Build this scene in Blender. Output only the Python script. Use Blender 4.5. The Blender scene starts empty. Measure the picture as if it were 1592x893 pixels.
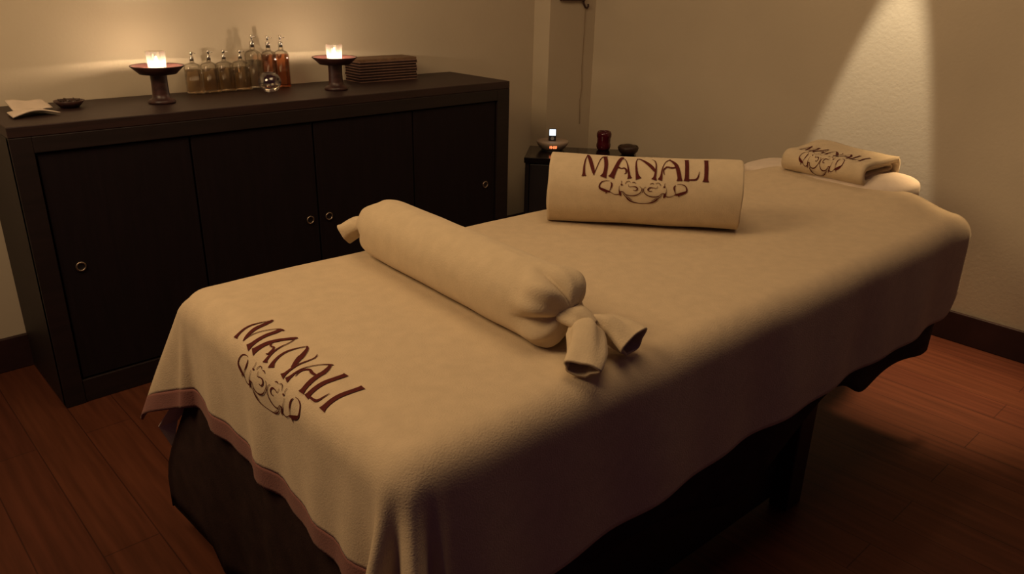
import bpy, bmesh, math, random
from mathutils import Vector, Matrix, noise
PI = math.pi
sc = bpy.context.scene
COL = sc.collection

# ---------------------------------------------------------------- camera
CAMP = (-0.4225, -2.7997, 1.2467)
F_PX, PITCH, ROLL, YAW = 1206.8, 0.3800, 0.0228, 0.8152
fw = Vector((math.cos(YAW)*math.cos(PITCH), math.sin(YAW)*math.cos(PITCH), -math.sin(PITCH)))
r0 = Vector((math.sin(YAW), -math.cos(YAW), 0)); u0 = r0.cross(fw)
rr = r0*math.cos(ROLL) + u0*math.sin(ROLL); uu = -r0*math.sin(ROLL) + u0*math.cos(ROLL)
cd = bpy.data.cameras.new('camera'); cam = bpy.data.objects.new('camera', cd); COL.objects.link(cam)
M3 = Matrix((rr, uu, -fw)).transposed()
cam.matrix_world = Matrix.Translation(CAMP) @ M3.to_4x4()
cd.sensor_fit = 'HORIZONTAL'; cd.sensor_width = 36.0; cd.lens = F_PX/1592*36.0; cd.clip_start = 0.02
sc.camera = cam
sc.view_settings.view_transform = 'Standard'; sc.view_settings.look = 'None'
sc.view_settings.gamma = 1.0; sc.view_settings.use_curve_mapping = False
sc.view_settings.exposure = -0.08

# ---------------------------------------------------------------- world and lights
w = bpy.data.worlds.new('world'); sc.world = w; w.use_nodes = True
bgn = w.node_tree.nodes['Background']; bgn.inputs[0].default_value = (0.56, 0.27, 0.52, 1); bgn.inputs[1].default_value = 0.045

def light(name, kind, loc, power, col, target=None, **kw):
    ld = bpy.data.lights.new(name, kind); ld.energy = power; ld.color = col
    for k, v in kw.items(): setattr(ld, k, v)
    o = bpy.data.objects.new(name, ld); COL.objects.link(o); o.location = loc
    if target is not None:
        d = Vector(target) - Vector(loc); o.rotation_euler = d.to_track_quat('-Z', 'Y').to_euler()
    return o
WARM = (1.0, 0.66, 0.34)
# a dim warm lamp behind the photographer's left shoulder, near the foot of the table
light('lamp_by_the_foot', 'AREA', (-0.75, -1.15, 2.05), 21, WARM, (0.9, -1.35, 0.5), shape='DISK', size=0.9)
# overhead fill light, added to lift the cabinet wall and pillar front
light('overhead_fill', 'AREA', (0.8, -1.80, 2.50), 12, WARM, (1.3, -1.3, 0.0), shape='DISK', size=1.2)
# recessed ceiling spot over the head of the table, close to the far wall
SPOT = (2.495, -1.605, 1.90)
light('ceiling_spot_beam', 'SPOT', SPOT, 120.0, (1.0, 0.84, 0.60), (2.495, -1.520, 0.0), spot_size=math.radians(26.2), spot_blend=0.16, shadow_soft_size=0.02)
light('ceiling_spot_spill', 'SPOT', (2.46, -1.56, 2.13), 10.0, (1.0, 0.66, 0.34), (2.1, -1.75, 0.0), spot_size=math.radians(120), spot_blend=1.0, shadow_soft_size=0.05)
light('floor_patch_fill', 'SPOT', (2.40, -2.03, 2.25), 360.0, (1.0, 0.66, 0.32), (2.24, -2.08, 0.0), spot_size=math.radians(28), spot_blend=1.0, shadow_soft_size=0.09)  # extra spot, added to brighten the floor patch beside the table's head

# ---------------------------------------------------------------- materials
def new_mat(name):
    m = bpy.data.materials.new(name); m.use_nodes = True
    nt = m.node_tree; b = nt.nodes['Principled BSDF']; return m, nt, b
def N(nt, t, **kw):
    n = nt.nodes.new(t)
    for k, v in kw.items(): setattr(n, k, v)
    return n
def c4(c): return (c[0], c[1], c[2], 1)
def simple(name, col, rough=0.6, metal=0.0, scale=40, var=0.12, bump=0.0, bscale=None, spec=0.5):
    m, nt, b = new_mat(name)
    tc = N(nt, 'ShaderNodeTexCoord'); no = N(nt, 'ShaderNodeTexNoise'); no.inputs['Scale'].default_value = scale; no.inputs['Detail'].default_value = 4
    nt.links.new(tc.outputs['Object'], no.inputs['Vector'])
    r = N(nt, 'ShaderNodeValToRGB'); r.color_ramp.elements[0].position = 0.3; r.color_ramp.elements[1].position = 0.7
    r.color_ramp.elements[0].color = c4([x*(1-var) for x in col]); r.color_ramp.elements[1].color = c4([min(1, x*(1+var)) for x in col])
    nt.links.new(no.outputs['Fac'], r.inputs['Fac']); nt.links.new(r.outputs['Color'], b.inputs['Base Color'])
    b.inputs['Roughness'].default_value = rough; b.inputs['Metallic'].default_value = metal; b.inputs['Specular IOR Level'].default_value = spec
    if bump:
        n2 = N(nt, 'ShaderNodeTexNoise'); n2.inputs['Scale'].default_value = bscale or scale*4; n2.inputs['Detail'].default_value = 3
        nt.links.new(tc.outputs['Object'], n2.inputs['Vector'])
        bp = N(nt, 'ShaderNodeBump'); bp.inputs['Strength'].default_value = bump; bp.inputs['Distance'].default_value = 0.002
        nt.links.new(n2.outputs['Fac'], bp.inputs['Height']); nt.links.new(bp.outputs['Normal'], b.inputs['Normal'])
    return m
def terry(name, col, fuzz=0.25, bump=0.42):
    m = simple(name, col, 0.95, 0, 38, 0.05, bump, 330, 0.1)
    b = m.node_tree.nodes['Principled BSDF']
    b.inputs['Sheen Weight'].default_value = fuzz; b.inputs['Sheen Roughness'].default_value = 0.5
    b.inputs['Sheen Tint'].default_value = c4((1, .9, .75))
    return m
M_cover = terry('cream_terry_cover', (0.58, 0.465, 0.315))
M_towel = terry('cream_terry_towel', (0.58, 0.47, 0.315))
M_hem = terry('mauve_hem_band', (0.235, 0.105, 0.092), 0.1)
M_white = terry('white_sheet_cloth', (0.66, 0.56, 0.46), 0.2, 0.2)
M_thread = simple('dark_red_thread', (0.085, 0.014, 0.012), 0.8, 0, 200, 0.15, 0.3, 900, 0.15)
M_skirt = simple('dark_brown_cloth', (0.030, 0.016, 0.014), 0.9, 0, 20, 0.25, 0.3, 300, 0.15)
M_mattress = simple('dark_brown_vinyl', (0.03, 0.017, 0.013), 0.6, 0, 20, 0.1)
M_legwood = simple('black_brown_wood', (0.018, 0.010, 0.009), 0.45, 0, 15, 0.2)
def wall_mat(name, col):
    m, nt, b = new_mat(name)
    tc = N(nt, 'ShaderNodeTexCoord'); no = N(nt, 'ShaderNodeTexNoise'); no.inputs['Scale'].default_value = 2.2; no.inputs['Detail'].default_value = 6
    nt.links.new(tc.outputs['Object'], no.inputs['Vector'])
    r = N(nt, 'ShaderNodeValToRGB'); r.color_ramp.elements[0].position = 0.3; r.color_ramp.elements[1].position = 0.75
    r.color_ramp.elements[0].color = c4([x*0.93 for x in col]); r.color_ramp.elements[1].color = c4([x*1.04 for x in col])
    nt.links.new(no.outputs['Fac'], r.inputs['Fac']); nt.links.new(r.outputs['Color'], b.inputs['Base Color'])
    b.inputs['Roughness'].default_value = 0.85; b.inputs['Specular IOR Level'].default_value = 0.2
    n2 = N(nt, 'ShaderNodeTexNoise'); n2.inputs['Scale'].default_value = 90; n2.inputs['Detail'].default_value = 5
    nt.links.new(tc.outputs['Object'], n2.inputs['Vector'])
    bp = N(nt, 'ShaderNodeBump'); bp.inputs['Strength'].default_value = 0.25; bp.inputs['Distance'].default_value = 0.002
    nt.links.new(n2.outputs['Fac'], bp.inputs['Height']); nt.links.new(bp.outputs['Normal'], b.inputs['Normal'])
    return m
M_wall = wall_mat('cream_plaster', (0.62, 0.54, 0.41))
M_base = simple('dark_skirting_wood', (0.030, 0.012, 0.013), 0.5, 0, 12, 0.25)
def wood(name, c1, c2, rough, axis='X', scale=6.0, stretch=12):
    m, nt, b = new_mat(name)
    tc = N(nt, 'ShaderNodeTexCoord'); mp = N(nt, 'ShaderNodeMapping')
    s = {'X': (1, stretch, stretch), 'Y': (stretch, 1, stretch), 'Z': (stretch, stretch, 1)}[axis]
    mp.inputs['Scale'].default_value = s
    nt.links.new(tc.outputs['Object'], mp.inputs['Vector'])
    no = N(nt, 'ShaderNodeTexNoise'); no.inputs['Scale'].default_value = scale; no.inputs['Detail'].default_value = 6; no.inputs['Distortion'].default_value = 0.6
    nt.links.new(mp.outputs['Vector'], no.inputs['Vector'])
    r = N(nt, 'ShaderNodeValToRGB'); r.color_ramp.elements[0].position = 0.35; r.color_ramp.elements[1].position = 0.68
    r.color_ramp.elements[0].color = c4(c1); r.color_ramp.elements[1].color = c4(c2)
    nt.links.new(no.outputs['Fac'], r.inputs['Fac']); nt.links.new(r.outputs['Color'], b.inputs['Base Color'])
    b.inputs['Roughness'].default_value = rough
    return m
M_cab = wood('dark_stained_wood', (0.007, 0.003, 0.0038), (0.013, 0.0058, 0.0068), 0.55)
M_cabtop = wood('dark_stained_top_wood', (0.018, 0.008, 0.008), (0.032, 0.013, 0.012), 0.5)
M_cabdoor = wood('dark_stained_door_wood', (0.006, 0.0025, 0.0045), (0.009, 0.004, 0.0065), 0.7, 'Z')
M_cabdoor.node_tree.nodes['Principled BSDF'].inputs['Specular IOR Level'].default_value = 0.25
M_holder = wood('dark_turned_wood', (0.03, 0.012, 0.012), (0.07, 0.028, 0.024), 0.4, 'X', 20, 3)
M_board = simple('dark_red_board', (0.024, 0.008, 0.008), 0.5, 0, 60, 0.3)
M_boardedge = simple('pale_board_edge', (0.24, 0.14, 0.10), 0.6, 0, 80, 0.2)
M_ribtop = simple('brown_slatted_board', (0.15, 0.085, 0.045), 0.6, 0, 60, 0.25)
M_steel = simple('brushed_chrome', (0.72, 0.68, 0.62), 0.22, 1.0, 60, 0.05)
M_ring = simple('dull_nickel_ring', (0.42, 0.34, 0.26), 0.4, 1.0, 60, 0.08)
M_black = simple('black_lacquer', (0.010, 0.007, 0.008), 0.16, 0, 10, 0.2)
M_blackmatt = simple('black_wood_sides', (0.010, 0.007, 0.009), 0.5, 0, 10, 0.2)
M_clock = simple('pale_grey_plastic', (0.42, 0.33, 0.26), 0.35, 0, 30, 0.04)
M_dock = simple('dark_plastic', (0.03, 0.03, 0.035), 0.35, 0, 30, 0.1)
M_redglass = simple('dark_red_glass', (0.075, 0.006, 0.012), 0.15, 0, 30, 0.2)
M_bowl = simple('dark_brown_bowl', (0.035, 0.016, 0.010), 0.45, 0, 30, 0.3)
M_cord = simple('aged_cord', (0.25, 0.16, 0.08), 0.8, 0, 90, 0.2)
M_frame = simple('dark_red_brown_wood', (0.045, 0.015, 0.012), 0.5, 0, 40, 0.2)
M_wax = simple('cream_wax', (0.8, 0.72, 0.55), 0.5, 0, 40, 0.03)
def emis(name, col, s):
    m, nt, b = new_mat(name); b.inputs['Base Color'].default_value = c4((0, 0, 0)); b.inputs['Emission Color'].default_value = c4(col); b.inputs['Emission Strength'].default_value = s
    return m
M_flame = emis('candle_flame', (1.0, 0.74, 0.50), 1700)
M_screen = emis('lit_white_screen', (0.85, 0.93, 1.0), 1.6)
M_digit = emis('orange_digits', (1.0, 0.24, 0.08), 2.6)
def thin_glass(name, tint, gloss=0.14, rough=0.03, frost=0.0):
    m = bpy.data.materials.new(name); m.use_nodes = True; nt = m.node_tree; nt.nodes.clear()
    out = N(nt, 'ShaderNodeOutputMaterial'); tr = N(nt, 'ShaderNodeBsdfTransparent'); gl = N(nt, 'ShaderNodeBsdfGlossy')
    tc = N(nt, 'ShaderNodeTexCoord'); no = N(nt, 'ShaderNodeTexNoise'); no.inputs['Scale'].default_value = 25
    nt.links.new(tc.outputs['Object'], no.inputs['Vector'])
    r = N(nt, 'ShaderNodeValToRGB'); r.color_ramp.elements[0].color = c4([x*0.93 for x in tint]); r.color_ramp.elements[1].color = c4(tint)
    nt.links.new(no.outputs['Fac'], r.inputs['Fac']); nt.links.new(r.outputs['Color'], tr.inputs['Color'])
    gl.inputs['Roughness'].default_value = rough; gl.inputs['Color'].default_value = (1, 1, 1, 1)
    lw = N(nt, 'ShaderNodeLayerWeight'); lw.inputs['Blend'].default_value = 0.25
    mt = N(nt, 'ShaderNodeMath', operation='MULTIPLY_ADD'); mt.inputs[1].default_value = 0.55; mt.inputs[2].default_value = gloss*0.4
    nt.links.new(lw.outputs['Fresnel'], mt.inputs[0])
    mx = N(nt, 'ShaderNodeMixShader'); nt.links.new(mt.outputs[0], mx.inputs['Fac'])
    nt.links.new(tr.outputs[0], mx.inputs[1]); nt.links.new(gl.outputs[0], mx.inputs[2])
    last = mx
    if frost:
        tl = N(nt, 'ShaderNodeBsdfTranslucent'); tl.inputs['Color'].default_value = (0.9, 0.85, 0.75, 1)
        m2 = N(nt, 'ShaderNodeMixShader'); m2.inputs['Fac'].default_value = frost
        nt.links.new(mx.outputs[0], m2.inputs[1]); nt.links.new(tl.outputs[0], m2.inputs[2]); last = m2
    nt.links.new(last.outputs[0], out.inputs['Surface'])
    return m
M_votive = thin_glass('frosted_votive_glass', (0.97, 0.95, 0.92), 0.12, 0.08, 0.02)
M_clear = thin_glass('clear_bottle_glass', (0.98, 0.96, 0.92), 0.12)
M_oil = thin_glass('pale_oil', (0.90, 0.80, 0.66), 0.05)
M_amber = thin_glass('orange_oil', (0.86, 0.54, 0.36), 0.05)
M_globe = thin_glass('clear_globe_glass', (0.98, 0.96, 0.93), 0.35)

# floor: reddish planks running towards the cabinet
M_floor, nt, b = new_mat('cherry_plank_floor')
tc = N(nt, 'ShaderNodeTexCoord'); mp = N(nt, 'ShaderNodeMapping'); mp.inputs['Rotation'].default_value = (0, 0, PI/2)
nt.links.new(tc.outputs['Object'], mp.inputs['Vector'])
br = N(nt, 'ShaderNodeTexBrick'); br.inputs['Scale'].default_value = 1.0; br.inputs['Brick Width'].default_value = 1.15; br.inputs['Row Height'].default_value = 0.125
br.inputs['Mortar Size'].default_value = 0.0015; br.inputs['Color1'].default_value = c4((0.100, 0.033, 0.017)); br.inputs['Color2'].default_value = c4((0.080, 0.024, 0.014)); br.inputs['Mortar'].default_value = c4((0.045, 0.014, 0.009))
nt.links.new(mp.outputs['Vector'], br.inputs['Vector'])
mp2 = N(nt, 'ShaderNodeMapping'); mp2.inputs['Scale'].default_value = (26, 1.5, 1); nt.links.new(tc.outputs['Object'], mp2.inputs['Vector'])
no = N(nt, 'ShaderNodeTexNoise'); no.inputs['Scale'].default_value = 2.0; no.inputs['Detail'].default_value = 6; nt.links.new(mp2.outputs['Vector'], no.inputs['Vector'])
mxc = N(nt, 'ShaderNodeMix', data_type='RGBA', blend_type='MULTIPLY'); mxc.inputs['Factor'].default_value = 0.65
rmp = N(nt, 'ShaderNodeValToRGB'); rmp.color_ramp.elements[0].position = 0.3; rmp.color_ramp.elements[0].color = (0.5, 0.45, 0.42, 1); rmp.color_ramp.elements[1].position = 0.7; rmp.color_ramp.elements[1].color = (1.15, 1.1, 1.05, 1)
nt.links.new(no.outputs['Fac'], rmp.inputs['Fac']); nt.links.new(br.outputs['Color'], mxc.inputs['A']); nt.links.new(rmp.outputs['Color'], mxc.inputs['B'])
nt.links.new(mxc.outputs['Result'], b.inputs['Base Color']); b.inputs['Roughness'].default_value = 0.5; b.inputs['Specular IOR Level'].default_value = 0.14

# ---------------------------------------------------------------- mesh helpers
def obj(name, bm, mat, parent=None, smooth=False, loc=None, rot=None):
    me = bpy.data.meshes.new(name); bm.normal_update(); bm.to_mesh(me); bm.free()
    for m in (mat if isinstance(mat, (list, tuple)) else [mat]): me.materials.append(m)
    if smooth:
        for p in me.polygons: p.use_smooth = True
    o = bpy.data.objects.new(name, me); COL.objects.link(o)
    if parent is not None: o.parent = parent
    if loc is not None: o.location = loc
    if rot is not None: o.rotation_euler = rot
    return o
def thing(name, label, cat, loc=(0, 0, 0), rotz=0, group=None):
    o = bpy.data.objects.new(name, None); COL.objects.link(o); o.empty_display_size = 0.05
    o.location = loc; o.rotation_euler = (0, 0, rotz); return tag(o, label, cat, group)
def tag(o, label, cat, group=None):
    o['label'] = label; o['category'] = cat
    if group: o['group'] = group
    return o
def box(bm, x0, x1, y0, y1, z0, z1, bev=0.0, seg=2):
    r = bmesh.ops.create_cube(bm, size=1.0); vs = r['verts']
    for v in vs: v.co = Vector(((x0+x1)/2 + v.co.x*(x1-x0), (y0+y1)/2 + v.co.y*(y1-y0), (z0+z1)/2 + v.co.z*(z1-z0)))
    if bev:
        es = list({e for v in vs for e in v.link_edges})
        bmesh.ops.bevel(bm, geom=es, offset=bev, segments=seg, affect='EDGES', profile=0.5)
    return bm
def BX(*a, **k): return box(bmesh.new(), *a, **k)
def lathe(prof, n=32, cx=0, cy=0, cz=0, bm=None):
    bm = bm or bmesh.new(); rings = []
    for r, z in prof:
        if r < 1e-6: rings.append([bm.verts.new((cx, cy, cz+z))])
        else: rings.append([bm.verts.new((cx+r*math.cos(2*PI*i/n), cy+r*math.sin(2*PI*i/n), cz+z)) for i in range(n)])
    for a, b_ in zip(rings, rings[1:]):
        for i in range(n):
            j = (i+1) % n
            if len(a) == 1 and len(b_) == 1: continue
            if len(a) == 1: bm.faces.new((a[0], b_[j], b_[i]))
            elif len(b_) == 1: bm.faces.new((a[i], a[j], b_[0]))
            else: bm.faces.new((a[i], a[j], b_[j], b_[i]))
    bmesh.ops.recalc_face_normals(bm, faces=bm.faces)
    return bm
def tube(pts, rad, n=8, bm=None, cap=True):
    bm = bm or bmesh.new(); pts = [Vector(p) for p in pts]; rings = []
    rad = rad if isinstance(rad, (list, tuple)) else [rad]*len(pts)
    up = Vector((0, 0, 1)); d0 = (pts[1]-pts[0]).normalized()
    if abs(d0.dot(up)) > 0.9: up = Vector((1, 0, 0))
    a = d0.cross(up).normalized()
    for i, p in enumerate(pts):
        d = (pts[min(i+1, len(pts)-1)] - pts[max(i-1, 0)]).normalized()
        a = (a - d*a.dot(d)).normalized(); b_ = d.cross(a)
        rings.append([bm.verts.new(p + (a*math.cos(2*PI*k/n) + b_*math.sin(2*PI*k/n))*rad[i]) for k in range(n)])
    for A, B in zip(rings, rings[1:]):
        for k in range(n): bm.faces.new((A[k], A[(k+1) % n], B[(k+1) % n], B[k]))
    if cap: bm.faces.new(rings[0][::-1]); bm.faces.new(rings[-1])
    return bm
def grid(fn, us, vs, closed_v=False, bm=None, mi=None):
    bm = bm or bmesh.new()
    R = [[bm.verts.new(fn(u, v)) for v in vs] for u in us]
    nv = len(vs)
    for i in range(len(us)-1):
        for j in range(nv if closed_v else nv-1):
            f = bm.faces.new((R[i][j], R[i+1][j], R[i+1][(j+1) % nv], R[i][(j+1) % nv]))
    return bm
def lin(a, b, n): return [a+(b-a)*i/(n-1) for i in range(n)]
def solidify(o, t, off=0):
    m = o.modifiers.new('thickness', 'SOLIDIFY'); m.thickness = t; m.offset = off
def orient(bm, cen):
    bm.normal_update(); s_ = 0.0
    for f in bm.faces:
        c = f.calc_center_median(); s_ += f.normal.dot(c - cen(c))*f.calc_area()
    if s_ < 0: bmesh.ops.reverse_faces(bm, faces=bm.faces[:])
    return bm
def structure(o): o['kind'] = 'structure'; return o

# ---------------------------------------------------------------- room shell
W = 2.639; PX = 2.321; PD = 0.105; HB = 0.115; ZC = 2.6
structure(obj('floor', BX(-3.0, W+0.15, -4.6, 0.15, -0.08, 0.0), M_floor))
structure(obj('wall_left', BX(-3.0, W+0.15, 0.0, 0.15, 0.0, ZC), M_wall))
structure(obj('wall_right', BX(W, W+0.15, -4.6, 0.0, 0.0, ZC), M_wall))
structure(obj('trim_1', BX(PX, W, -PD, 0.0, 0.0, ZC), M_wall))
structure(obj('baseboard_left', BX(-3.0, PX, -0.016, 0.0, 0.0, HB, bev=0.003), M_base))
structure(obj('baseboard_right', BX(W-0.016, W, -4.6, -PD, 0.0, HB, bev=0.003), M_base))
structure(obj('trim_2', BX(PX-0.016, W-0.016, -PD-0.016, -PD, 0.0, HB, bev=0.003), M_base))

# ---------------------------------------------------------------- cabinet
CL, CD, CH = 1.805, 0.394, 0.85
cab = thing('cabinet', 'long low dark wood cabinet against the wall, topped with candles and bottles', 'cabinet', (0, 0, 0))
bm = BX(0.0, 0.022, -CD+0.006, -0.002, 0.0, CH-0.03, bev=0.002)
box(bm, CL-0.022, CL, -CD+0.006, -0.002, 0.0, CH-0.03, bev=0.002)
box(bm, 0.022, CL-0.022, -0.014, -0.002, 0.05, CH-0.03); box(bm, 0.022, CL-0.022, -CD+0.02, -0.014, 0.05, 0.07)
obj('body', bm, M_cab, cab)
bm = BX(0.0, CL, -CD, -0.001, CH-0.03, CH, bev=0.0025); obj('top_panel', bm, M_cabtop, cab)
bm = BX(0.0, 0.055, -CD, -CD+0.03, 0.0, CH-0.03, bev=0.002); box(bm, CL-0.065, CL, -CD, -CD+0.03, 0, CH-0.03, bev=0.002)
box(bm, 0.055, CL-0.065, -CD, -CD+0.03, 0.775, CH-0.03, bev=0.002); box(bm, 0.055, CL-0.065, -CD+0.004, -CD+0.03, 0.0, 0.075, bev=0.002)
obj('face_frame', bm, M_cab, cab)
xs = [0.058, 0.478, 0.898, 1.318, 1.738]; kn = [0.114, 0.862, 0.937, 1.682]
for i in range(4):
    x0, x1 = xs[i]+0.003, xs[i+1]-0.003
    d = BX(x0, x1, -CD+0.009, -CD+0.028, 0.08, 0.771, bev=0.002)
    dr = obj('door', d, M_cabdoor, cab)
    kz = 0.432
    ring = bmesh.new(); R_, r_ = 0.0125, 0.0026
    ring = grid(lambda u, v: (kn[i]+(R_+r_*math.cos(v))*math.cos(u), -CD+0.006+r_*math.sin(v), kz+(R_+r_*math.cos(v))*math.sin(u)), lin(0, 2*PI, 29), [2*PI*k/8 for k in range(8)], True)
    kb = obj('ring_pull', ring, M_ring, dr, True)
    disc = lathe([(0.0, 0.0), (0.0125, 0.0), (0.0125, 0.002), (0.0, 0.0015)], 24)
    obj('pull_plate', disc, M_blackmatt, dr, False, (kn[i], -CD+0.010, kz), (PI/2, 0, 0))

# ---------------------------------------------------------------- things on the cabinet
def candle_holder(loc, label):
    t = thing('candle_holder', label, 'candle holder', loc, 0, 'candle holders on the cabinet')
    prof = [(0.0, 0), (0.040, 0), (0.042, 0.006), (0.036, 0.013), (0.027, 0.017), (0.0255, 0.03), (0.0245, 0.06), (0.025, 0.085), (0.027, 0.092), (0.0, 0.092)]
    obj('stem', lathe(prof), M_holder, t, True)
    dish = [(0.0, 0.088), (0.035, 0.088), (0.055, 0.091), (0.063, 0.099), (0.080, 0.114), (0.080, 0.1165), (0.074, 0.115), (0.058, 0.101), (0.035, 0.0965), (0.0, 0.096)]
    obj('dish', lathe(dish, 40), M_holder, t, True)
    return t
def votive(loc, label):
    t = thing('votive_candle', label, 'candle', loc, 0, 'lit votive candles')
    g = [(0.0, 0.0), (0.0245, 0.0), (0.026, 0.002), (0.0300, 0.062), (0.0288, 0.0625), (0.0250, 0.006), (0.0, 0.005)]
    obj('glass', lathe(g, 32), M_votive, t, True)
    obj('tealight', lathe([(0.0, 0.0065), (0.019, 0.0065), (0.0195, 0.018), (0.018, 0.0182), (0.0, 0.017)], 24), M_wax, t, True)
    obj('wick', tube([(0, 0, 0.017), (0.0005, 0, 0.023)], 0.0008, 6), M_blackmatt, t)
    fl = [(0.0, 0.020), (0.0035, 0.0225), (0.0055, 0.028), (0.0050, 0.034), (0.0028, 0.041), (0.0, 0.047)]
    obj('flame', lathe(fl, 10), M_flame, t, True)
    return t
candle_holder((0.476, -0.200, CH), 'left dark turned wood candle holder with wide dish, beside the clear bottles')
votive((0.476, -0.200, CH+0.0965), 'lit candle in small clear glass on the left dark wood holder')
candle_holder((1.088, -0.235, CH), 'right dark wood candle holder with wide dish, in front of the stacked boards')
votive((1.088, -0.235, CH+0.0965), 'lit candle in small clear glass on the right holder, near the stacked boards')

def bottle(loc, label, w_, h_, fill, neck, liquid, grp, topz, rotz=0.0):
    t = thing('pump_bottle', label, 'bottle', loc, rotz, grp)
    def sq(r, z, e):                      # rounded-square ring
        out = []
        for k in range(24):
            a = 2*PI*k/24; c, s = math.cos(a), math.sin(a)
            q = (abs(c)**e + abs(s)**e)**(-1/e); out.append(Vector((r*q*c, r*q*s, z)))
        return out
    def loft(rings, caps=(True, True)):
        bm = bmesh.new(); R = [[bm.verts.new(v) for v in ring] for ring in rings]
        for A, B in zip(R, R[1:]):
            for k in range(24): bm.faces.new((A[k], A[(k+1) % 24], B[(k+1) % 24], B[k]))
        if caps[0]: bm.faces.new(R[0][::-1])
        if caps[1]: bm.faces.new(R[-1])
        return bm
    h2 = w_/2
    sh = h_*0.82
    gl = [sq(h2*0.9, 0, 6), sq(h2, 0.004, 6), sq(h2, sh, 6), sq(h2*0.85, sh+h_*0.07, 4), sq(h2*0.45, h_*0.93, 2.4), sq(neck, h_*0.96, 2), sq(neck, h_, 2)]
    obj('glass_body', loft(gl), M_clear, t, True)
    li = [sq(h2*0.86, 0.004, 6), sq(h2*0.90, 0.007, 6), sq(h2*0.90, fill, 6)]
    obj('liquid', loft(li), liquid, t, True)
    p = topz - h_
    cap = lathe([(0.0, 0), (neck*0.95, 0), (neck*0.95, p*0.42), (neck*0.8, p*0.46), (0.0032, p*0.5), (0.0032, p*0.66), (0.0048, p*0.70), (0.0048, p*0.98), (0.003, p), (0.0, p)], 20)
    pu = obj('pump_top', cap, M_steel, t, True, (0, 0, h_))
    obj('nozzle', tube([(0, 0, p*0.84), (0.008, -0.008, p*0.84), (0.011, -0.011, p*0.80)], 0.0018, 8), M_steel, pu, True)
    return t
bl = ['clear pump bottle nearest the left candle holder, leftmost bottle', 'clear pump bottle, second from the left candle holder', 'clear pump bottle in the middle of the short row, third from the left candle',
      'clear pump bottle, fourth from the left candle, beside the tall clear one']
for i, (x, tz, ww) in enumerate([(0.640, 0.140, 0.052), (0.697, 0.143, 0.052), (0.752, 0.141, 0.054), (0.810, 0.139, 0.052)]):
    bottle((x, -0.062-0.004*(i % 2), CH), bl[i], ww, 0.110, 0.080, 0.0075, M_oil, 'short clear pump bottles', tz, 0.1*(i-1.5))
bottle((0.867, -0.048, CH), 'taller clear bottle standing left of the orange oil bottles', 0.050, 0.145, 0.10, 0.009, M_clear, 'tall bottles on the cabinet', 0.188, 0.1)
bottle((0.914, -0.075, CH), 'tall bottle of orange oil beside the tall clear one, left of two', 0.046, 0.143, 0.118, 0.0085, M_amber, 'tall bottles on the cabinet', 0.184, 0.05)
bottle((0.963, -0.075, CH), 'tall bottle of orange oil at the right end of the bottle row', 0.046, 0.143, 0.118, 0.0085, M_amber, 'tall bottles on the cabinet', 0.184, -0.05)
# round glass jar in front of the orange bottles
gj = thing('glass_globe', 'small round clear glass globe in front of the orange oil bottles', 'glass jar', (0.862, -0.170, CH))
pr = [(0.0, 0.0)] + [(0.040*math.sin(a), 0.036-0.036*math.cos(a)) for a in lin(0.35, 2.45, 16)] + [(0.0235, 0.068), (0.022, 0.066)]
obj('globe', lathe(pr, 32), M_globe, gj, True)
obj('water', lathe([(0.0, 0.004), (0.020, 0.006), (0.033, 0.017), (0.037, 0.030), (0.0, 0.030)], 32), M_clear, gj, True)

# stack of thin boards
bz = CH
names = ['bottommost', 'second from the bottom', 'third from the bottom', 'fourth from the bottom', 'fifth from the bottom', 'third from the top', 'second from the top', 'topmost']
for i in range(8):
    h_ = 0.0105 if i < 7 else 0.013
    t = thing('board', 'thin dark red board with pale edge, %s of the stack' % names[i], 'board', (1.400+0.002*math.sin(i*2.3), -0.068, bz), -0.02+0.012*math.sin(i*1.7), 'stacked thin boards beside the right candle')
    bm = BX(-0.134, 0.134, -0.054, 0.054, 0.0026, h_, bev=0.0012)
    for k in range(18):                       # fine grooves across the left end
        y = -0.051+0.006*k; box(bm, -0.1358, -0.1335, y, y+0.003, 0.0028, h_-0.001)
    obj('panel', bm, M_board if i < 7 else M_ribtop, t)
    obj('pale_edge', BX(-0.1345, 0.1345, -0.0560, 0.053, 0.0, 0.0028), M_boardedge, t)
    bz += h_+0.0001

# folded napkins and small dark dish at the left end
nap = lambda u, v: (0.062*(u-0.5)*2*(1-0.25*v), 0.045*(v-0.5)*2+0.012*math.sin(3*u), 0.004+0.010*math.sin(PI*min(1, max(0, u)))*(0.7+0.5*math.sin(4*v+2*u)))
bm = grid(nap, lin(0, 1, 16), lin(0, 1, 12)); n1 = obj('paper_napkin', bm, M_white, None, True, (0.100, -0.225, CH+0.0005), (0, 0, 0.12)); solidify(n1, 0.004, 1)
tag(n1, 'crumpled white napkin at the left end of the cabinet, nearer the front edge', 'napkin', 'white napkins on the cabinet')
nap2 = lambda u, v: (0.052*(u-0.5)*2, 0.04*(v-0.5)*2+0.01*u, 0.004+0.022*v*(1-0.4*u)+0.002*math.sin(9*u))
bm = grid(nap2, lin(0, 1, 14), lin(0, 1, 10)); n2 = obj('paper_napkin', bm, M_white, None, True, (0.118, -0.135, CH+0.0005), (0, 0, 0.05)); solidify(n2, 0.004, 1)
tag(n2, 'folded white napkin at the left end of the cabinet, standing nearer the wall', 'napkin', 'white napkins on the cabinet')
dd = thing('small_dish', 'small dark wooden dish beside the white napkins on the cabinet', 'dish', (0.225, -0.135, CH))
obj('dish', lathe([(0.0, 0.0), (0.024, 0.0), (0.034, 0.010), (0.043, 0.021), (0.040, 0.022), (0.030, 0.011), (0.0, 0.006)], 28), M_holder, dd, True)
random.seed(4)
bm = bmesh.new()
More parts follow.
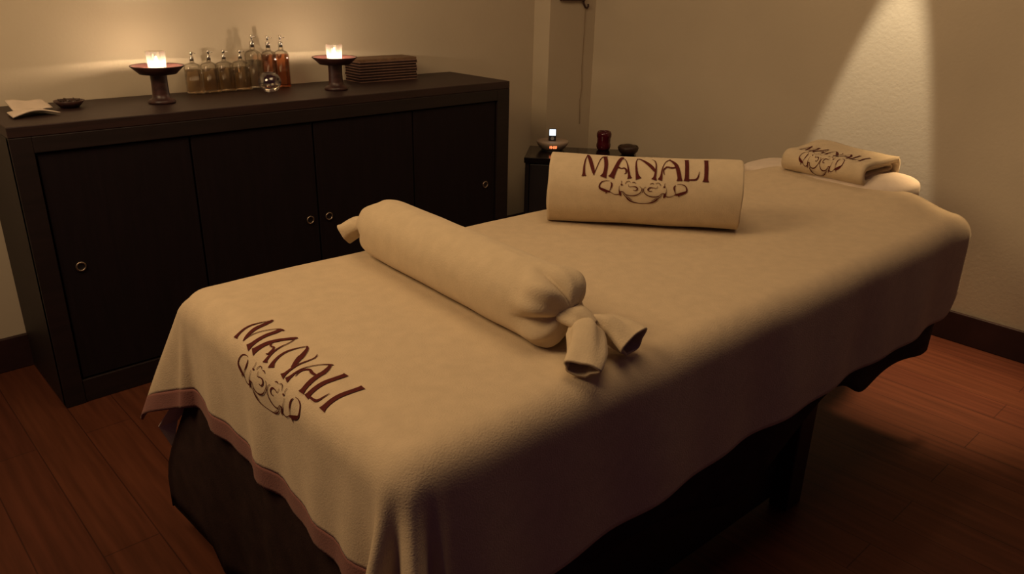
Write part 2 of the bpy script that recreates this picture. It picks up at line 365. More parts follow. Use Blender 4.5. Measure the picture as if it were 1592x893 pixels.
for k in range(7):
    a = k*0.9; tube([(0.018*math.cos(a), 0.018*math.sin(a), 0.008), (0.022*math.cos(a+.5), 0.022*math.sin(a+.5), 0.018), (0.030*math.cos(a+.9), 0.030*math.sin(a+.9), 0.024)], [0.003, 0.006, 0.002], 6, bm)
obj('dried_petals', bm, M_bowl, dd, True)

# ---------------------------------------------------------------- black side table in the corner
e1 = Vector((0.65, -0.76, 0)).normalized(); ang = math.atan2(e1.y, e1.x)
ctr = Vector((1.96, -0.33, 0)) + e1*0.25 + Vector((-e1.y, e1.x, 0))*0.135
TH = 0.5
st = thing('side_table', 'small black side table set across the corner behind the rolled towel', 'table', (ctr.x, ctr.y, 0), ang)
obj('tabletop', BX(-0.25, 0.25, -0.135, 0.135, TH-0.025, TH, bev=0.002), M_black, st)
bm = BX(-0.245, -0.227, -0.128, 0.130, 0.0, TH-0.026); box(bm, 0.227, 0.245, -0.128, 0.130, 0.0, TH-0.026); box(bm, -0.226, 0.226, 0.115, 0.130, 0.0, TH-0.026); box(bm, -0.226, 0.226, -0.126, 0.114, 0.06, 0.075)
obj('side_panel', bm, M_blackmatt, st)
obj('door', BX(-0.224, 0.224, -0.130, -0.115, 0.004, TH-0.03, bev=0.002), M_blackmatt, st)

ck = thing('clock_radio', 'round pale clock radio with orange digits and a small lit player docked on it', 'clock radio', (2.185, -0.285, TH), math.radians(-41))
pr = [(0.0, 0.004), (0.045, 0.004), (0.058, 0.010), (0.072, 0.028), (0.076, 0.038), (0.074, 0.043), (0.050, 0.046), (0.0, 0.047)]
obj('body', lathe(pr, 48), M_clock, ck, True)
obj('rubber_base', lathe([(0.0, 0), (0.05, 0), (0.05, 0.0045), (0.0, 0.0045)], 32), M_dock, ck)
dk = obj('docked_player', BX(-0.0175, 0.0175, -0.004, 0.004, 0.046, 0.104, bev=0.003), M_dock, ck, False, (-0.004, -0.030, 0.0))
obj('screen', BX(-0.0145, 0.0145, -0.0047, -0.004, 0.072, 0.100), M_screen, dk)
obj('control_wheel', lathe([(0.0, 0), (0.008, 0), (0.008, 0.0006), (0, 0.0006)], 20), simple('grey_blue_wheel', (0.35, 0.38, 0.42), 0.4), dk, False, (0, -0.0042, 0.059), (PI/2, 0, 0))
# seven-segment digits 19:00 wrapped on the front of the body
SEG = {'1': 'bc', '9': 'abcdfg', '0': 'abcdef'}
def segs(ch, x, w_, h_):
    P = {'a': ((0, 1), (1, 1)), 'b': ((1, 1), (1, .5)), 'c': ((1, .5), (1, 0)), 'd': ((0, 0), (1, 0)), 'e': ((0, 0), (0, .5)), 'f': ((0, .5), (0, 1)), 'g': ((0, .5), (1, .5))}
    return [((x+P[s][0][0]*w_, P[s][0][1]*h_), (x+P[s][1][0]*w_, P[s][1][1]*h_)) for s in SEG[ch]]
bm = bmesh.new(); L_ = []
for ch, x in (('1', -0.020), ('9', -0.011), ('0', 0.002), ('0', 0.011)): L_ += segs(ch, x, 0.0058, 0.012)
L_ += [((-0.002, 0.003), (-0.002, 0.0042)), ((-0.002, 0.008), (-0.002, 0.0092))]
def ckp(x, z):
    zz = 0.018+z*0.9; r = 0.058+(zz-0.010)/0.018*0.014 + 0.0012
    if zz > 0.028: r = 0.072+(zz-0.028)*0.4+0.0012
    a = x/r; return Vector((r*math.sin(a), -r*math.cos(a), zz))
for (a, b_) in L_: tube([ckp(a[0]-0.003, a[1]), ckp(b_[0]-0.003, b_[1])], 0.0008, 6, bm)
obj('digits', bm, M_digit, ck)

rc = thing('red_candle_glass', 'dark red glass candle jar on the black side table beside the clock radio', 'candle jar', (2.375, -0.435, TH))
pr = [(0.0, 0.0), (0.024, 0.0), (0.030, 0.006), (0.0335, 0.016), (0.0335, 0.026), (0.031, 0.034), (0.031, 0.054), (0.0345, 0.064), (0.0345, 0.076), (0.030, 0.087), (0.024, 0.088), (0.027, 0.078), (0.027, 0.012), (0.0, 0.008)]
obj('glass', lathe(pr, 32), M_redglass, rc, True)
obj('wax', lathe([(0.0, 0.009), (0.0265, 0.0125), (0.0265, 0.060), (0.0, 0.060)], 24), M_redglass, rc, True)
bw = thing('bowl', 'low dark brown wooden bowl at the right of the black side table', 'bowl', (2.385, -0.575, TH))
obj('bowl', lathe([(0.0, 0.0), (0.026, 0.0), (0.030, 0.003), (0.044, 0.018), (0.048, 0.032), (0.044, 0.040), (0.040, 0.040), (0.043, 0.031), (0.036, 0.016), (0.0, 0.008)], 36), M_bowl, bw, True)
obj('contents', lathe([(0.0, 0.048), (0.016, 0.047), (0.030, 0.043), (0.041, 0.034), (0.036, 0.016), (0.0, 0.009)], 28), M_bowl, bw, True)

# frame, hook and cord on the corner pillar
fr = thing('wall_frame', 'dark wooden frame on the corner pillar, cut by the top of the photo', 'frame', (2.462, -PD, 1.148))
bm = BX(-0.080, 0.080, -0.018, -0.0005, 0.0, 0.016, bev=0.001); box(bm, -0.080, 0.080, -0.018, -0.0005, 0.224, 0.240, bev=0.001)
box(bm, -0.080, -0.066, -0.018, -0.0005, 0.016, 0.224); box(bm, 0.066, 0.080, -0.018, -0.0005, 0.016, 0.224)
obj('moulding', bm, M_frame, fr)
obj('panel', BX(-0.066, 0.066, -0.010, -0.0005, 0.016, 0.224), M_cord, fr)
hk = thing('hanging_hook', 'small dark hook with a thin cord hanging down the corner pillar', 'hook', (2.560, -PD, 1.105))
obj('hook', tube([(-0.020, -0.006, 0.058), (-0.018, -0.008, 0.030), (-0.008, -0.009, 0.014), (0.006, -0.009, 0.008), (0.016, -0.008, 0.018), (0.014, -0.008, 0.028)], 0.0045, 8), M_frame, hk, True)
obj('cord', tube([(0.0, -0.004, 0.008), (0.002, -0.003, -0.12), (-0.002, -0.003, -0.27), (0.006, -0.003, -0.36), (-0.004, -0.003, -0.43), (0.002, -0.003, -0.55)], 0.0012, 6), M_cord, hk, True)

# ---------------------------------------------------------------- massage table
BA = math.radians(-1.8)
BO = Vector((0.115, -1.690, 0.0)); ZT = 0.650
bu = Vector((math.cos(BA), math.sin(BA), 0)); bv = Vector((-math.sin(BA), math.cos(BA), 0))
def bw_(u, v, z): return BO + bu*u + bv*v + Vector((0, 0, z))
HV = 0.355; RE = 0.058
def sstep(a, b, x):
    t = max(0.0, min(1.0, (x-a)/(b-a))); return t*t*(3-2*t)
def fold(side_pos, e, where):
    return 0
def drape(s, t, lift=0.0, U=1.90, flare=0.06, folds=1.0, hv=HV):
    """cloth coordinates (s along the bed, t across) -> world point on the draped surface"""
    du = -s if s < 0 else (s-U if s > U else 0.0); sx = -1 if s < 0 else 1
    dv = abs(t)-hv if abs(t) > hv else 0.0; sy = 1 if t > 0 else -1
    e = math.hypot(du, dv); cu = min(max(s, 0), U); cv = min(max(t, -hv), hv)
    r = RE
    if e < r*PI/2: out, down = r*math.sin(e/r), r*(1-math.cos(e/r))
    else:
        out, down = r, r+(e-r*PI/2)
    dirx, diry = (du/e*sx, dv/e*sy) if e > 1e-9 else (0, 0)
    h = max(0.0, e-r*0.9); lat = 0.0
    if e > 0:
        phi = math.atan2(dv, du)          # 0 = foot face, pi/2 = side face
        if sx < 0 and sy < 0 and folds:   # near corner: three strong folds
            dist = max(cu, 0.0)+ (cv+hv)   # distance along the edges from the corner
            posn = phi/(PI/2) if (du > 0 and dv > 0) else (0 if dv == 0 else 1)
            q = (posn-0.5)*0.34 + (cu if dv > 0 and du == 0 else 0) - ((cv+hv) if du > 0 and dv == 0 else 0)
            amp = folds*sstep(0.0, 0.30, h)*math.exp(-((q+0.01)/0.20)**2)
            out += amp*(0.052*math.cos(2*PI*(q-0.045)/0.155)+0.036)
            out += folds*0.08*h*math.exp(-(q/0.12)**2)
        if sx < 0 and sy > 0 and folds:   # left corner: one soft fold and a flaring tip
            posn = phi/(PI/2) if (du > 0 and dv > 0) else (0 if dv == 0 else 1)
            q = (posn-0.5)*0.34 + (cu if dv > 0 and du == 0 else 0) - ((hv-cv) if du > 0 and dv == 0 else 0)
            out += folds*0.44*h*math.exp(-((q-0.01)/0.105)**2)
            out += folds*sstep(0,0.25,h)*(0.012*math.cos(2*PI*(q+0.02)/0.11)-0.004)*math.exp(-((q+0.09)/0.12)**2)
            lat = 0.16*h*math.exp(-((q-0.01)/0.105)**2)
        # gentle waves of the hanging cloth
        fd = 1-math.exp(-((hv-abs(cv))/0.07)**2) if dv == 0 else 1-math.exp(-(cu/0.07)**2)
        if du > 0 and dv == 0: out += fd*folds*min(1, h/0.2)*(0.007*math.sin(cv*31+0.6)+0.004*math.sin(cv*57))
        if dv > 0 and du == 0: out += fd*folds*min(1, h/0.2)*(0.006*math.sin(cu*13+1)+0.004*math.sin(cu*29))
    out += flare*h*0.3
    z = ZT + lift - down
    z += lat*0.25
    if e > r*PI/2 and lift: pass
    # soft unevenness of the top
    p = Vector((cu*3.1, cv*3.1, 0.3)); nz = noise.noise(p)*0.0035 + noise.noise(p*3.1)*0.0012
    hb = sstep(1.56, 1.80, cu)*0.034*(1-sstep(0.20, 0.345, abs(cv+0.02)))
    z += (nz + hb)*(1-sstep(0.0, r*1.3, e))
    tk = lift
    return bw_(cu + dirx*(out+tk) + lat*0.6, cv + diry*(out+tk) + lat, z)

mt = thing('massage_table', 'massage table in the middle of the room, covered with a cream towel spread', 'massage table', (BO.x, BO.y, 0), BA)
bm = BX(-0.045, 1.76, -0.395, 0.395, 0.555, 0.640, bev=0.045, seg=5); obj('mattress', bm, M_mattress, mt, True)
bm = BX(-0.030, 1.75, -0.375, 0.375, 0.500, 0.554, bev=0.004); obj('table_frame', bm, M_legwood, mt)
for (x0, x1, y0, y1) in ((0.0, 0.07, 0.285, 0.355), (0.0, 0.07, -0.355, -0.285), (1.10, 1.17, -0.40, -0.33), (1.10, 1.17, 0.33, 0.40)):
    z1 = 0.499
    obj('leg', BX(x0, x1, y0 if abs(y0) < .39 else y0+0.02*(1 if y0 < 0 else -1), y1, 0.0, z1, bev=0.004), M_legwood, mt)
obj('base_panel', BX(0.075, 1.095, -0.340, -0.315, 0.03, 0.498, bev=0.003), M_legwood, mt)
obj('foot_panel', BX(0.012, 0.030, -0.28, 0.28, 0.02, 0.498, bev=0.003), M_legwood, mt)
bm = BX(1.762, 1.98, -0.20, 0.20, 0.565, 0.612, bev=0.01); obj('head_rest', bm, M_mattress, mt, True)

# dark under-cloth with its own, lower hem
def skirt_drop(pos):
    """pos runs along the perimeter: left side (head->foot), foot, right side (foot->head)"""
    return pos
def skirt_pt(side, a, k):
    # side: 0 left, 1 foot, 2 right ; a = coordinate along it ; k 0..1 down
    base = 0.045
    if side == 1: x, y, nx, ny = -0.052-0.045*sstep(0.3, 0.9, k)*sstep(0.24, 0.37, a), a+(0.038+0.105*sstep(0.25, 0.85, k))*sstep(0.27, 0.37, a), -1, 0
    elif side == 0: x, y, nx, ny = a-(0.052+0.045*sstep(0.3, 0.9, k))*math.exp(-(a/0.1)**2), 0.408+0.105*sstep(0.25, 0.85, k)*math.exp(-(a/0.25)**2), 0, 1
    else: x, y, nx, ny = a, -0.408, 0, -1
    if side == 1:
        bot = 0.012+0.065*sstep(0.275, 0.290, a)
        off = 0.007*math.sin(a*24+1)*k+0.004*math.sin(a*51)*k
    elif side == 0:
        bot = 0.077+0.07*sstep(0.0, 0.4, a); off = 0.01*math.sin(a*22)*k + 0.0
    else:
        bot = 0.275 - 0.09*math.exp(-((a-0.80)/0.14)**2) - 0.25*(1-sstep(-0.02, 0.06, a)) + 0.05*math.exp(-((a-1.20)/0.10)**2) + 0.012*math.sin(a*17)
        off = (-0.012 + 0.008*math.sin(a*16)*k)
    z = 0.60+(bot-0.60)*k
    o_ = off*(0.3+0.7*k)
    return Vector((x+nx*o_, y+ny*o_, z))
per = [(0, a) for a in lin(1.25, 0.0, 50)] + [(1, a) for a in lin(0.37, -0.37, 50)] + [(2, a) for a in lin(0.0, 1.76, 90)]
def skf(i, k):
    s_, a = per[int(i)]; return skirt_pt(s_, a, k)
sk = obj('under_cloth', grid(skf, range(len(per)), lin(0, 1, 14)), M_skirt, mt, True); solidify(sk, 0.003, -1)
# pale corner of an inner sheet showing below the towel tip
bm = bmesh.new(); vs = [bm.verts.new(v) for v in ((-0.062, 0.502, 0.300), (-0.104, 0.502, 0.300), (-0.080, 0.506, 0.232), (0.02, 0.402, 0.47), (-0.03, 0.405, 0.47))]
bm.faces.new((vs[0], vs[1], vs[2])); bm.faces.new((vs[3], vs[4], vs[1], vs[0]))
ws = obj('sheet_corner', bm, M_white, mt); ws['label'] = 'pale sheet corner'; solidify(ws, 0.002)

# the cream towel spread over the table
DF, DL, DR = 0.285, 0.285, 0.322; BAND = 0.042; UE = 1.84
cover = thing('table_cover', 'large cream towel cover with lettering and mauve hem, spread over the massage table', 'towel', (BO.x, BO.y, 0.0), BA)
inv = Matrix.Translation(BO) @ Matrix.Rotation(BA, 4, 'Z'); inv.invert()
def cov(s, t):
    if t < -HV:
        x = -t-HV; x *= 1+0.14*math.exp(-(max(s, 0)/0.40)**2)
        if s > UE-0.10: x *= 1-0.22*((s-UE+0.10)/0.10)**3
        t = -HV-x
    return inv @ drape(s, t, 0.002)
def mid(a, b, n): return lin(a, b, n)[1:]
ss = lin(-DF+BAND, 0, 34) + mid(0, 0.06, 6) + mid(0.06, UE, 110)
tt = lin(-HV-DR, -HV, 36) + mid(-HV, -HV+0.05, 5) + mid(-HV+0.05, HV-0.05, 34) + mid(HV-0.05, HV, 5) + mid(HV, HV+DL, 32)
cb = obj('cloth', grid(cov, ss, tt), M_cover, cover, True); solidify(cb, 0.005, -1)
cb2 = obj('hem_band', grid(cov, lin(-DF, -DF+BAND+0.0005, 8), tt), M_hem, cover, True); solidify(cb2, 0.0055, -0.9)
cb2['label'] = 'mauve brown hem band'

# ---------------------------------------------------------------- lettering and emblem as ribbons of thread
LET = {
 'M': (0.0, .199, [[((.13, 1.0, .03), (.06, .72, .05), (.035, .4, .08), (.05, .1, .12), (.06, .0, .22))],
                   [((.10, 1.02, .06), (.16, .93, .12), (.30, .55, .16), (.42, .22, .13), (.46, .06, .03))],
                   [((.45, .08, .03), (.56, .42, .035), (.68, .78, .035), (.80, .93, .05), (.95, .95, .07))],
                   [((.82, .96, .13), (.89, .72, .17), (.92, .42, .16), (.89, .14, .18), (.84, .0, .30))]]),
 'A1': (.217, .388, [[((.08, .0, .34), (.15, .12, .24), (.28, .42, .20), (.42, .75, .17), (.54, .97, .15), (.60, 1.03, .03))],
                   [((.52, .98, .05), (.68, .84, .04), (.80, .58, .05), (.87, .28, .10), (.92, .08, .14), (.95, .0, .26))],
                   [((.24, .40, .05), (.38, .42, .10), (.52, .38, .05), (.66, .40, .07), (.76, .32, .10), (.76, .20, .07), (.68, .17, .03))]]),
 'N': (.419, .589, [[((.10, 1.0, .04), (.03, .75, .06), (.04, .45, .10), (.10, .15, .15), (.18, .0, .30))],
                   [((.08, 1.0, .04), (.26, .93, .10), (.52, .72, .17), (.78, .48, .18), (.93, .30, .10))],
                   [((.78, .98, .03), (.92, .85, .05), (.97, .60, .06), (.96, .30, .10), (.93, .10, .14), (.90, .0, .30))]]),
 'A2': (.61, .782, [[((.05, .0, .24), (.10, .14, .12), (.14, .45, .05), (.28, .80, .04), (.46, .98, .06), (.54, 1.02, .03))],
                   [((.46, .98, .08), (.62, .84, .14), (.78, .62, .18), (.88, .34, .20), (.94, .10, .20), (.95, .0, .30))],
                   [((.24, .20, .03), (.20, .38, .07), (.34, .52, .08), (.54, .50, .10), (.74, .52, .07), (.86, .60, .05))]]),
 'L': (.807, .93, [[((.16, 1.02, .34), (.17, .92, .27), (.17, .5, .27), (.17, .12, .28), (.15, .0, .38))],
                   [((.10, .05, .10), (.45, .05, .10), (.74, .07, .12), (.88, .16, .10), (.96, .38, .03))]]),
 'I': (.955, 1.0, [[((.62, 1.02, .95), (.60, .92, .75), (.56, .5, .75), (.50, .12, .78), (.48, .0, 1.25))]]),
}
def smooth_stroke(pts, m=8):
    P = [Vector(p) for p in pts]; out = []
    for i in range(len(P)-1):
        p0 = P[max(i-1, 0)]; p1 = P[i]; p2 = P[i+1]; p3 = P[min(i+2, len(P)-1)]
        for k in range(m):
            t = k/m; out.append(0.5*((2*p1)+(-p0+p2)*t+(2*p0-5*p1+4*p2-p3)*t*t+(-p0+3*p1-3*p2+p3)*t*t*t))
    out.append(P[-1]); return out
def ribbon(bm, pts, S, off, m=8):
    sgn = -1 if off < 0 else 1; off = abs(off)
    """pts = (x, y, width) in pattern space, S maps (x, y) to a surface point"""
    Q = smooth_stroke(pts, m); prev = None
    def SP(x, y):
        p = S(x, y); e = 0.002; n = (S(x+e, y)-S(x-e, y)).cross(S(x, y+e)-S(x, y-e)).normalized(); return p+n*off*sgn
    for i, q in enumerate(Q):
        d = (Q[min(i+1, len(Q)-1)] - Q[max(i-1, 0)]); L = math.hypot(d.x, d.y) or 1; nx, ny = -d.y/L, d.x/L
        w_ = max(q.z, 0.0006)/2
        row = [bm.verts.new(SP(q.x+nx*w_*k, q.y+ny*w_*k)) for k in (-1, -.33, .33, 1)]
        if prev:
            for a in range(3): bm.faces.new((prev[a], prev[a+1], row[a+1], row[a]))
        prev = row
def lettering(S, off, H=0.27, parent=None, skew=0.0):
    bm = bmesh.new()
    for k, (x0, x1, strokes) in LET.items():
        wd = x1-x0
        for (st_,) in strokes:
            pts = []
            for (x, y, w_) in st_: pts.append((x0+x*wd, y*H, w_*(wd if k != 'I' else wd)*0.95))
            ribbon(bm, pts, S, off)
    return obj('lettering', bm, M_thread, parent, True)
EL = [ # left half of the emblem in picture units, centre at x 862, third number is the line width
 [(535, 378, 3), (500, 378, 5), (462, 395, 8), (443, 430, 10), (443, 465, 14), (470, 485, 22), (505, 500, 22), (538, 508, 14), (555, 515, 6)],
 [(548, 392, 4), (560, 412, 12), (560, 438, 14), (552, 470, 7), (542, 500, 4)],
 [(520, 500, 20), (512, 520, 12), (508, 536, 3)],
 [(550, 510, 5), (575, 530, 5), (605, 540, 6), (640, 532, 8), (655, 512, 10)],
 [(636, 430, 3), (634, 470, 4), (640, 505, 10), (650, 535, 18), (655, 556, 4)],
 [(650, 368, 3), (655, 392, 4), (648, 415, 3)], [(645, 414, 4), (656, 417, 12), (668, 414, 4)],
 [(690, 405, 3), (702, 380, 5), (722, 370, 4), (742, 382, 3)], [(755, 385, 3), (775, 380, 6), (795, 390, 3)],
 [(720, 405, 3), (730, 435, 4), (760, 430, 5), (795, 432, 9), (812, 455, 11), (795, 474, 7), (768, 472, 4)],
 [(640, 505, 12), (675, 500, 6), (700, 530, 6), (745, 545, 8), (795, 538, 9), (835, 508, 7), (852, 470, 5), (848, 440, 4), (830, 425, 3)],
 [(672, 508, 4), (690, 545, 6), (725, 580, 9), (770, 602, 8), (820, 612, 5), (862, 614, 5)],
 [(700, 535, 3), (730, 568, 4), (770, 590, 3)],
 [(862, 440, 3), (858, 470, 3), (862, 500, 3)]]
def emblem(S, off, parent=None, k=1/1217.0, y0=0.0, ky=0.92, gain=1.15):
    bm = bmesh.new()
    for mir in (1, -1):
        for st_ in EL:
            pts = []
            for (x, y, w_) in st_:
                X = (862+mir*(862-x)*-1) if mir == 1 else (862+(862-x))
                pts.append(((X-268)*k, y0-(y-335)*k*ky, w_*k*gain))
            ribbon(bm, pts, S, off, 6)
    return obj('emblem', bm, M_thread, parent, True)
TL = 0.330
def S_cover(x, y):
    # x along the text (towards -v), y up = towards the head
    return cov(-0.044 + y*TL, 0.141 - x*TL)
lettering(S_cover, 0.0014, 0.215, cover); emblem(S_cover, 0.0014, cover)

# ---------------------------------------------------------------- white head pillow
pl = thing('head_pillow', 'white covered pillow at the head of the massage table under the folded towel', 'pillow')
pc = Vector((2.010, -1.690, 0.622)); pa = BA
def pil(a, b_):
    ca, sa = math.cos(a), math.sin(a); cb_, sb = math.cos(b_), math.sin(b_)
    f = lambda c, p: math.copysign(abs(c)**p, c)
    x = 0.135*f(ca, .7)*f(cb_, .55); y = 0.275*f(ca, .5)*f(sb, .62); z = 0.037*f(sa, .8)
    z += 0.004*noise.noise(Vector((x*14, y*14, 0)))
    z = z*(1.0-1.1*y*0.9) if z > 0 else max(z*1.3, -0.046)
    z += 0.055*max(0.0, -y+0.02)*(1 if z > 0 else 0)
    return pc + Matrix.Rotation(pa, 3, 'Z') @ Vector((x, y, z+0.038))
bm = grid(pil, lin(-PI/2+0.02, PI/2-0.02, 24), [2*PI*k/48 for k in range(48)], True)
bmesh.ops.holes_fill(bm, edges=bm.edges)
obj('pillow_case', bm, M_white, pl, True)

# ---------------------------------------------------------------- bolster with knotted ends
A0 = Vector((0.520, -1.330, 0)); A1 = Vector((0.482, -1.985, 0))
bd = (A1-A0).normalized(); bn = Vector((-bd.y, bd.x, 0)); 
if bn.x < 0: bn = -bn        # towards the head
LB = (A1-A0).length; RB = 0.066; ZB = ZT+0.003
bol = thing('bolster_towel', 'cream towel bolster with twisted knotted ends lying across the table near the lettering', 'bolster', (A0.x, A0.y, ZB))
O3 = Vector((A0.x, A0.y, ZB))
def bol_r(l):
    k = l/LB
    if l < 0.085: 
        q = l/0.085; return 0.018 + (RB-0.018)*math.sqrt(max(0, 1-(1-q)**2))
    if l > LB-0.055:
        q = (LB-l)/0.055; return 0.018 + (RB-0.018)*math.sqrt(max(0, 1-(1-q)**2))**0.8
    return RB
def bolp(l, th):
    r = bol_r(l); near = max(1-l/0.06, 1-(LB-l)/0.075, 0)
    far = 1 if l > LB/2 else 0.45
    r *= 1+far*near*(0.16-0.75*(1-abs(math.sin(2.0*th+0.35)))**2.2 + 0.07*math.sin(th*9+2))
    sag = 1.0 if math.cos(th) < 0 else 1.0
    zc = RB*0.98
    z = zc + r*math.cos(th); x = r*math.sin(th)*1.06
    if math.cos(th) < 0: z = zc - r*abs(math.cos(th))**0.8; x = r*1.06*math.copysign(abs(math.sin(th))**0.65, math.sin(th))
    z = max(z, 0.0008)
    l2 = l + 0.006*math.sin(th*2+1)*near
    nn = noise.noise(Vector((l*9, th*0.8, 1)))*0.002
    return bd*l2 + bn*(x+nn) + Vector((0, 0, z+nn if z > 0.01 else z))
ls = lin(0, 0.085, 16)+mid(0.085, LB-0.055, 40)+mid(LB-0.055, LB, 16)
bm = grid(bolp, ls, [2*PI*k/110 for k in range(110)], True); bmesh.ops.holes_fill(bm, edges=bm.edges)
obj('roll', bm, M_towel, bol, True)
def tail(path, widths, thick, seed, name='knot_tail', th0=0.0, hollow=True):
    pts = [Vector(p) for p in path]; P = smooth_stroke([tuple(p) for p in pts], 8)
    n = len(P)
    def wd(i):
        t = i/(n-1)*(len(widths)-1); k = min(int(t), len(widths)-2); return widths[k]+(widths[k+1]-widths[k])*(t-k)
    def tk(i):
        t = i/(n-1)*(len(thick)-1); k = min(int(t), len(thick)-2); return thick[k]+(thick[k+1]-thick[k])*(t-k)
    def f(i, a):
        i = int(i); p = P[i]; d = (P[min(i+1, n-1)]-P[max(i-1, 0)]).normalized(); s_ = d.cross(Vector((0, 0, 1))).normalized(); up = s_.cross(d)
        w_, t_ = wd(i), tk(i)
        cr = 1+0.13*math.sin(a*3+seed+i*0.15)+0.07*math.sin(a*5+seed*2)
        v = p + s_*w_*math.cos(a)*cr + up*t_*math.sin(a)*cr
        v.z = max(v.z, 0.002)
        return v
    o = obj(name, grid(f, range(n), [2*PI*k/28 for k in range(28)], True), M_towel, bol, True)
    solidify(o, 0.004, -1); return o
def L(x, y, z): return (Vector((x-(0.026 if y < -1.6 else 0.012), y-(0.014 if y < -1.6 else -0.002), z+ZB)) - O3)
# near end: tight knot and two open tails
kx = A1 + bd*0.0
tail([L(0.503, -1.955, 0.058), L(0.515, -1.985, 0.056), L(0.525, -2.01, 0.045)], [0.020, 0.026, 0.022], [0.018, 0.020, 0.014], 1, 'knot')
tail([L(0.520, -1.985, 0.052), L(0.500, -2.015, 0.047), L(0.468, -2.045, 0.032), L(0.435, -2.066, 0.019)], [0.016, 0.030, 0.031, 0.029], [0.012, 0.017, 0.017, 0.017], 2)
tail([L(0.528, -1.990, 0.048), L(0.550, -2.018, 0.044), L(0.560, -2.045, 0.034), L(0.563, -2.070, 0.026)], [0.014, 0.026, 0.030, 0.032], [0.012, 0.022, 0.026, 0.028], 4)
# far end: one small crumpled tail
tail([L(0.535, -1.345, 0.060), L(0.540, -1.312, 0.058), L(0.533, -1.287, 0.046)], [0.022, 0.024, 0.022], [0.016, 0.018, 0.016], 3, 'knot')
tail([L(0.535, -1.318, 0.050), L(0.510, -1.292, 0.046), L(0.488, -1.272, 0.030)], [0.016, 0.028, 0.030], [0.014, 0.022, 0.024], 5)

# ---------------------------------------------------------------- rolled towel with lettering
B0 = Vector((0.978, -1.445, 0)); B1 = Vector((1.277, -1.821, 0)); rd = (B1-B0).normalized(); rn = Vector((-rd.y, rd.x, 0)); LR = (B1-B0).length; RR = 0.087
B0 -= rn*0.017; B1 -= rn*0.017
rt = thing('rolled_towel', 'thick rolled cream towel with dark red lettering standing across the middle of the table', 'towel', (B0.x, B0.y, ZT+0.002))
def rollp(l, th, r=None):
    # th measured from the top towards the front
    r = RR if r is None else r
    sx = 1.04
    z = RR*0.97 + r*math.cos(th); a = RR - r*math.sin(th)*sx
    if math.cos(th) < 0:
        z = RR*0.97 - r*0.97*abs(math.cos(th))**0.80; a = RR - r*sx*math.copysign(abs(math.sin(th))**0.55, math.sin(th))
    sag = 0.004*math.sin(l/LR*PI)*max(0, math.cos(th)) - 0.004*(l/LR)
    en = 0.004*noise.noise(Vector((th*2.0, l*8, 4)))
    return rd*l + rn*(a+en*0.5) + Vector((0, 0, max(0.0, z - sag + en*0.5)))
def roll_full(l, k):
    # spiral cross-section, outer flap ends at the back
    th = k*2*PI*3.0; r = RR - 0.0165*(k*3.0)
    wob = 0.003*noise.noise(Vector((th*1.5, 0 if l < LR/2 else 5, 2)))
    l2 = l
    if l < 0.004: l2 = l - 0.003 + wob - 0.002*k
    if l > LR-0.004: l2 = l + wob
    if k < 1/3.0: r = RR
    elif k < 0.42: r = RR - 0.0165*(k*3-1)/0.26*1.26
    return rollp(l2, th-2.6 if True else th, r)
bm = grid(roll_full, [0.0]+mid(0.0, 0.008, 3)+mid(0.008, LR-0.008, 36)+mid(LR-0.008, LR, 3), lin(0, 1, 190))
orient(bm, lambda c: rd*c.dot(rd)+rn*RR+Vector((0, 0, RR)))
ro = obj('roll', bm, M_towel, rt, True); solidify(ro, 0.011, -1)
def rs_(bm_): return bm_
def S_roll(x, y):
    arc = y*0.318; th = 1.00 - arc/RR
    l = 0.083 + x*0.312
    return rollp(l, th, RR) 
lettering(lambda x, y: S_roll(x, y), 0.0018, 0.235, rt); emblem(lambda x, y: S_roll(x, y), 0.0018, rt, ky=0.80)

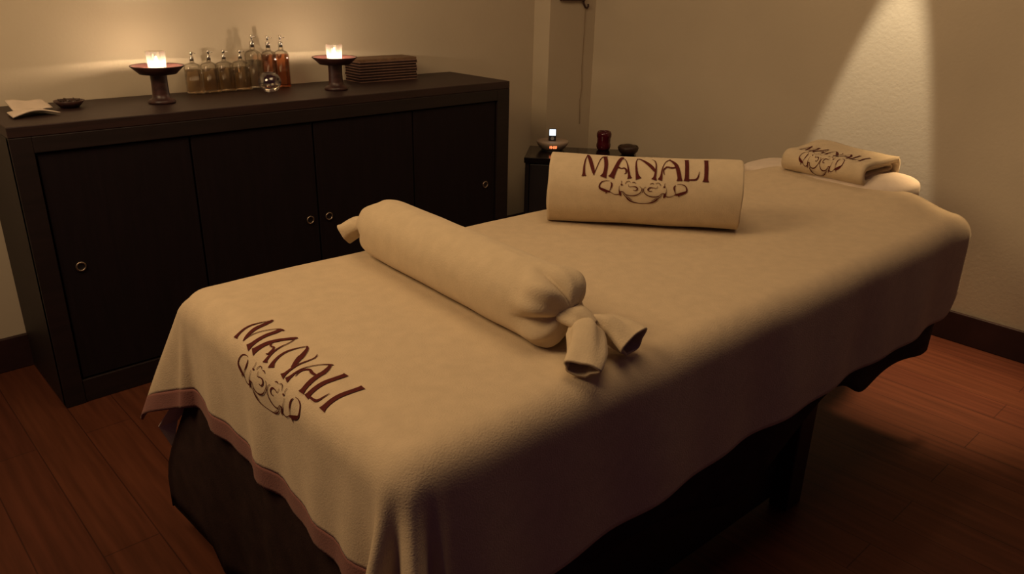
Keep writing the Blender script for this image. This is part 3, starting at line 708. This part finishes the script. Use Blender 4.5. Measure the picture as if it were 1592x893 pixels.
# ---------------------------------------------------------------- folded towel on the pillow
ft = thing('folded_towel', 'folded cream towel with lettering lying on the white head pillow', 'towel', (1.885, -1.592, 0.689))
FD, FW, FH = 0.235, 0.270, 0.066     # depth towards the wall, width, height
fa = -0.06
fR = Matrix.Rotation(fa, 3, 'Z')
def fprof(k):
    """closed profile in (x, z): front fold rounded"""
    r = FH/2; cr = 0.016
    if k < 0.34: t = k/0.34; return (FD*(1-t)+r*t-cr*(1-t), FH)            # top, back -> front
    if k < 0.58: a = (k-0.34)/0.24*PI; return (r-r*math.sin(a)*1.0, r+r*math.cos(a))
    if k < 0.85: t = (k-0.58)/0.27; return (r+(FD-cr-r)*t, 0.0)
    a = (k-0.85)/0.15; zz = a*(FH-0.004); q = 2*abs(a-0.5); return (FD-cr*q**3, zz)
def fold_pt(k, y, inset=0.0):
    x, z = fprof(k); yy = y
    hump = 0.012*math.exp(-((y-0.03)/0.07)**2)*sstep(0.08, 0.20, x)
    z = z*(1.0-0.14*sstep(0.10, 0.28, y)*0) + (hump if (k < 0.4 or k > 0.93) else 0)
    z += 0.0025*noise.noise(Vector((x*20, y*16, k*4)))
    if inset: cx, cz = FD/2, FH/2; z = cz+(z-cz)*(1-inset/FH*2); x = x+inset*0.6 if x < FD/2 else x
    return fR @ Vector((x, -yy, z))
cf = fR @ Vector((FD/2, -FW/2, FH/2))
bm = grid(lambda k, y: fold_pt(k, y), lin(0, 1, 60), lin(0, FW, 24)); orient(bm, lambda c: cf)
fo = obj('outer_layer', bm, M_towel, ft, True); solidify(fo, 0.015, -1)
def innerp(k, y):
    x, z = fprof(k); r = FH/2
    x2 = 0.018+x*(FD-0.036)/FD; z2 = FH/2+(z-FH/2)*0.45
    return fR @ Vector((x2, -y, z2+0.0015*noise.noise(Vector((x*20, y*16, k*4+7)))))
bm = grid(innerp, lin(0, 1, 40), lin(0.012, FW-0.016, 12)); orient(bm, lambda c: cf)
fi = obj('inner_layer', bm, M_towel, ft, True); solidify(fi, 0.009, -1)
def S_fold(x, y):
    d = 0.315 - y*0.85            # fraction along the profile, text just above the front fold
    return fold_pt(max(0.0, d), 0.028+x*0.205)
def flip(f): return lambda x, y: f(x, y)
lettering(S_fold, 0.0015, 0.14, ft); emblem(lambda x, y: fold_pt(max(0.0, 0.315-y*1.02), 0.028+x*0.205), 0.0015, ft, ky=0.9)
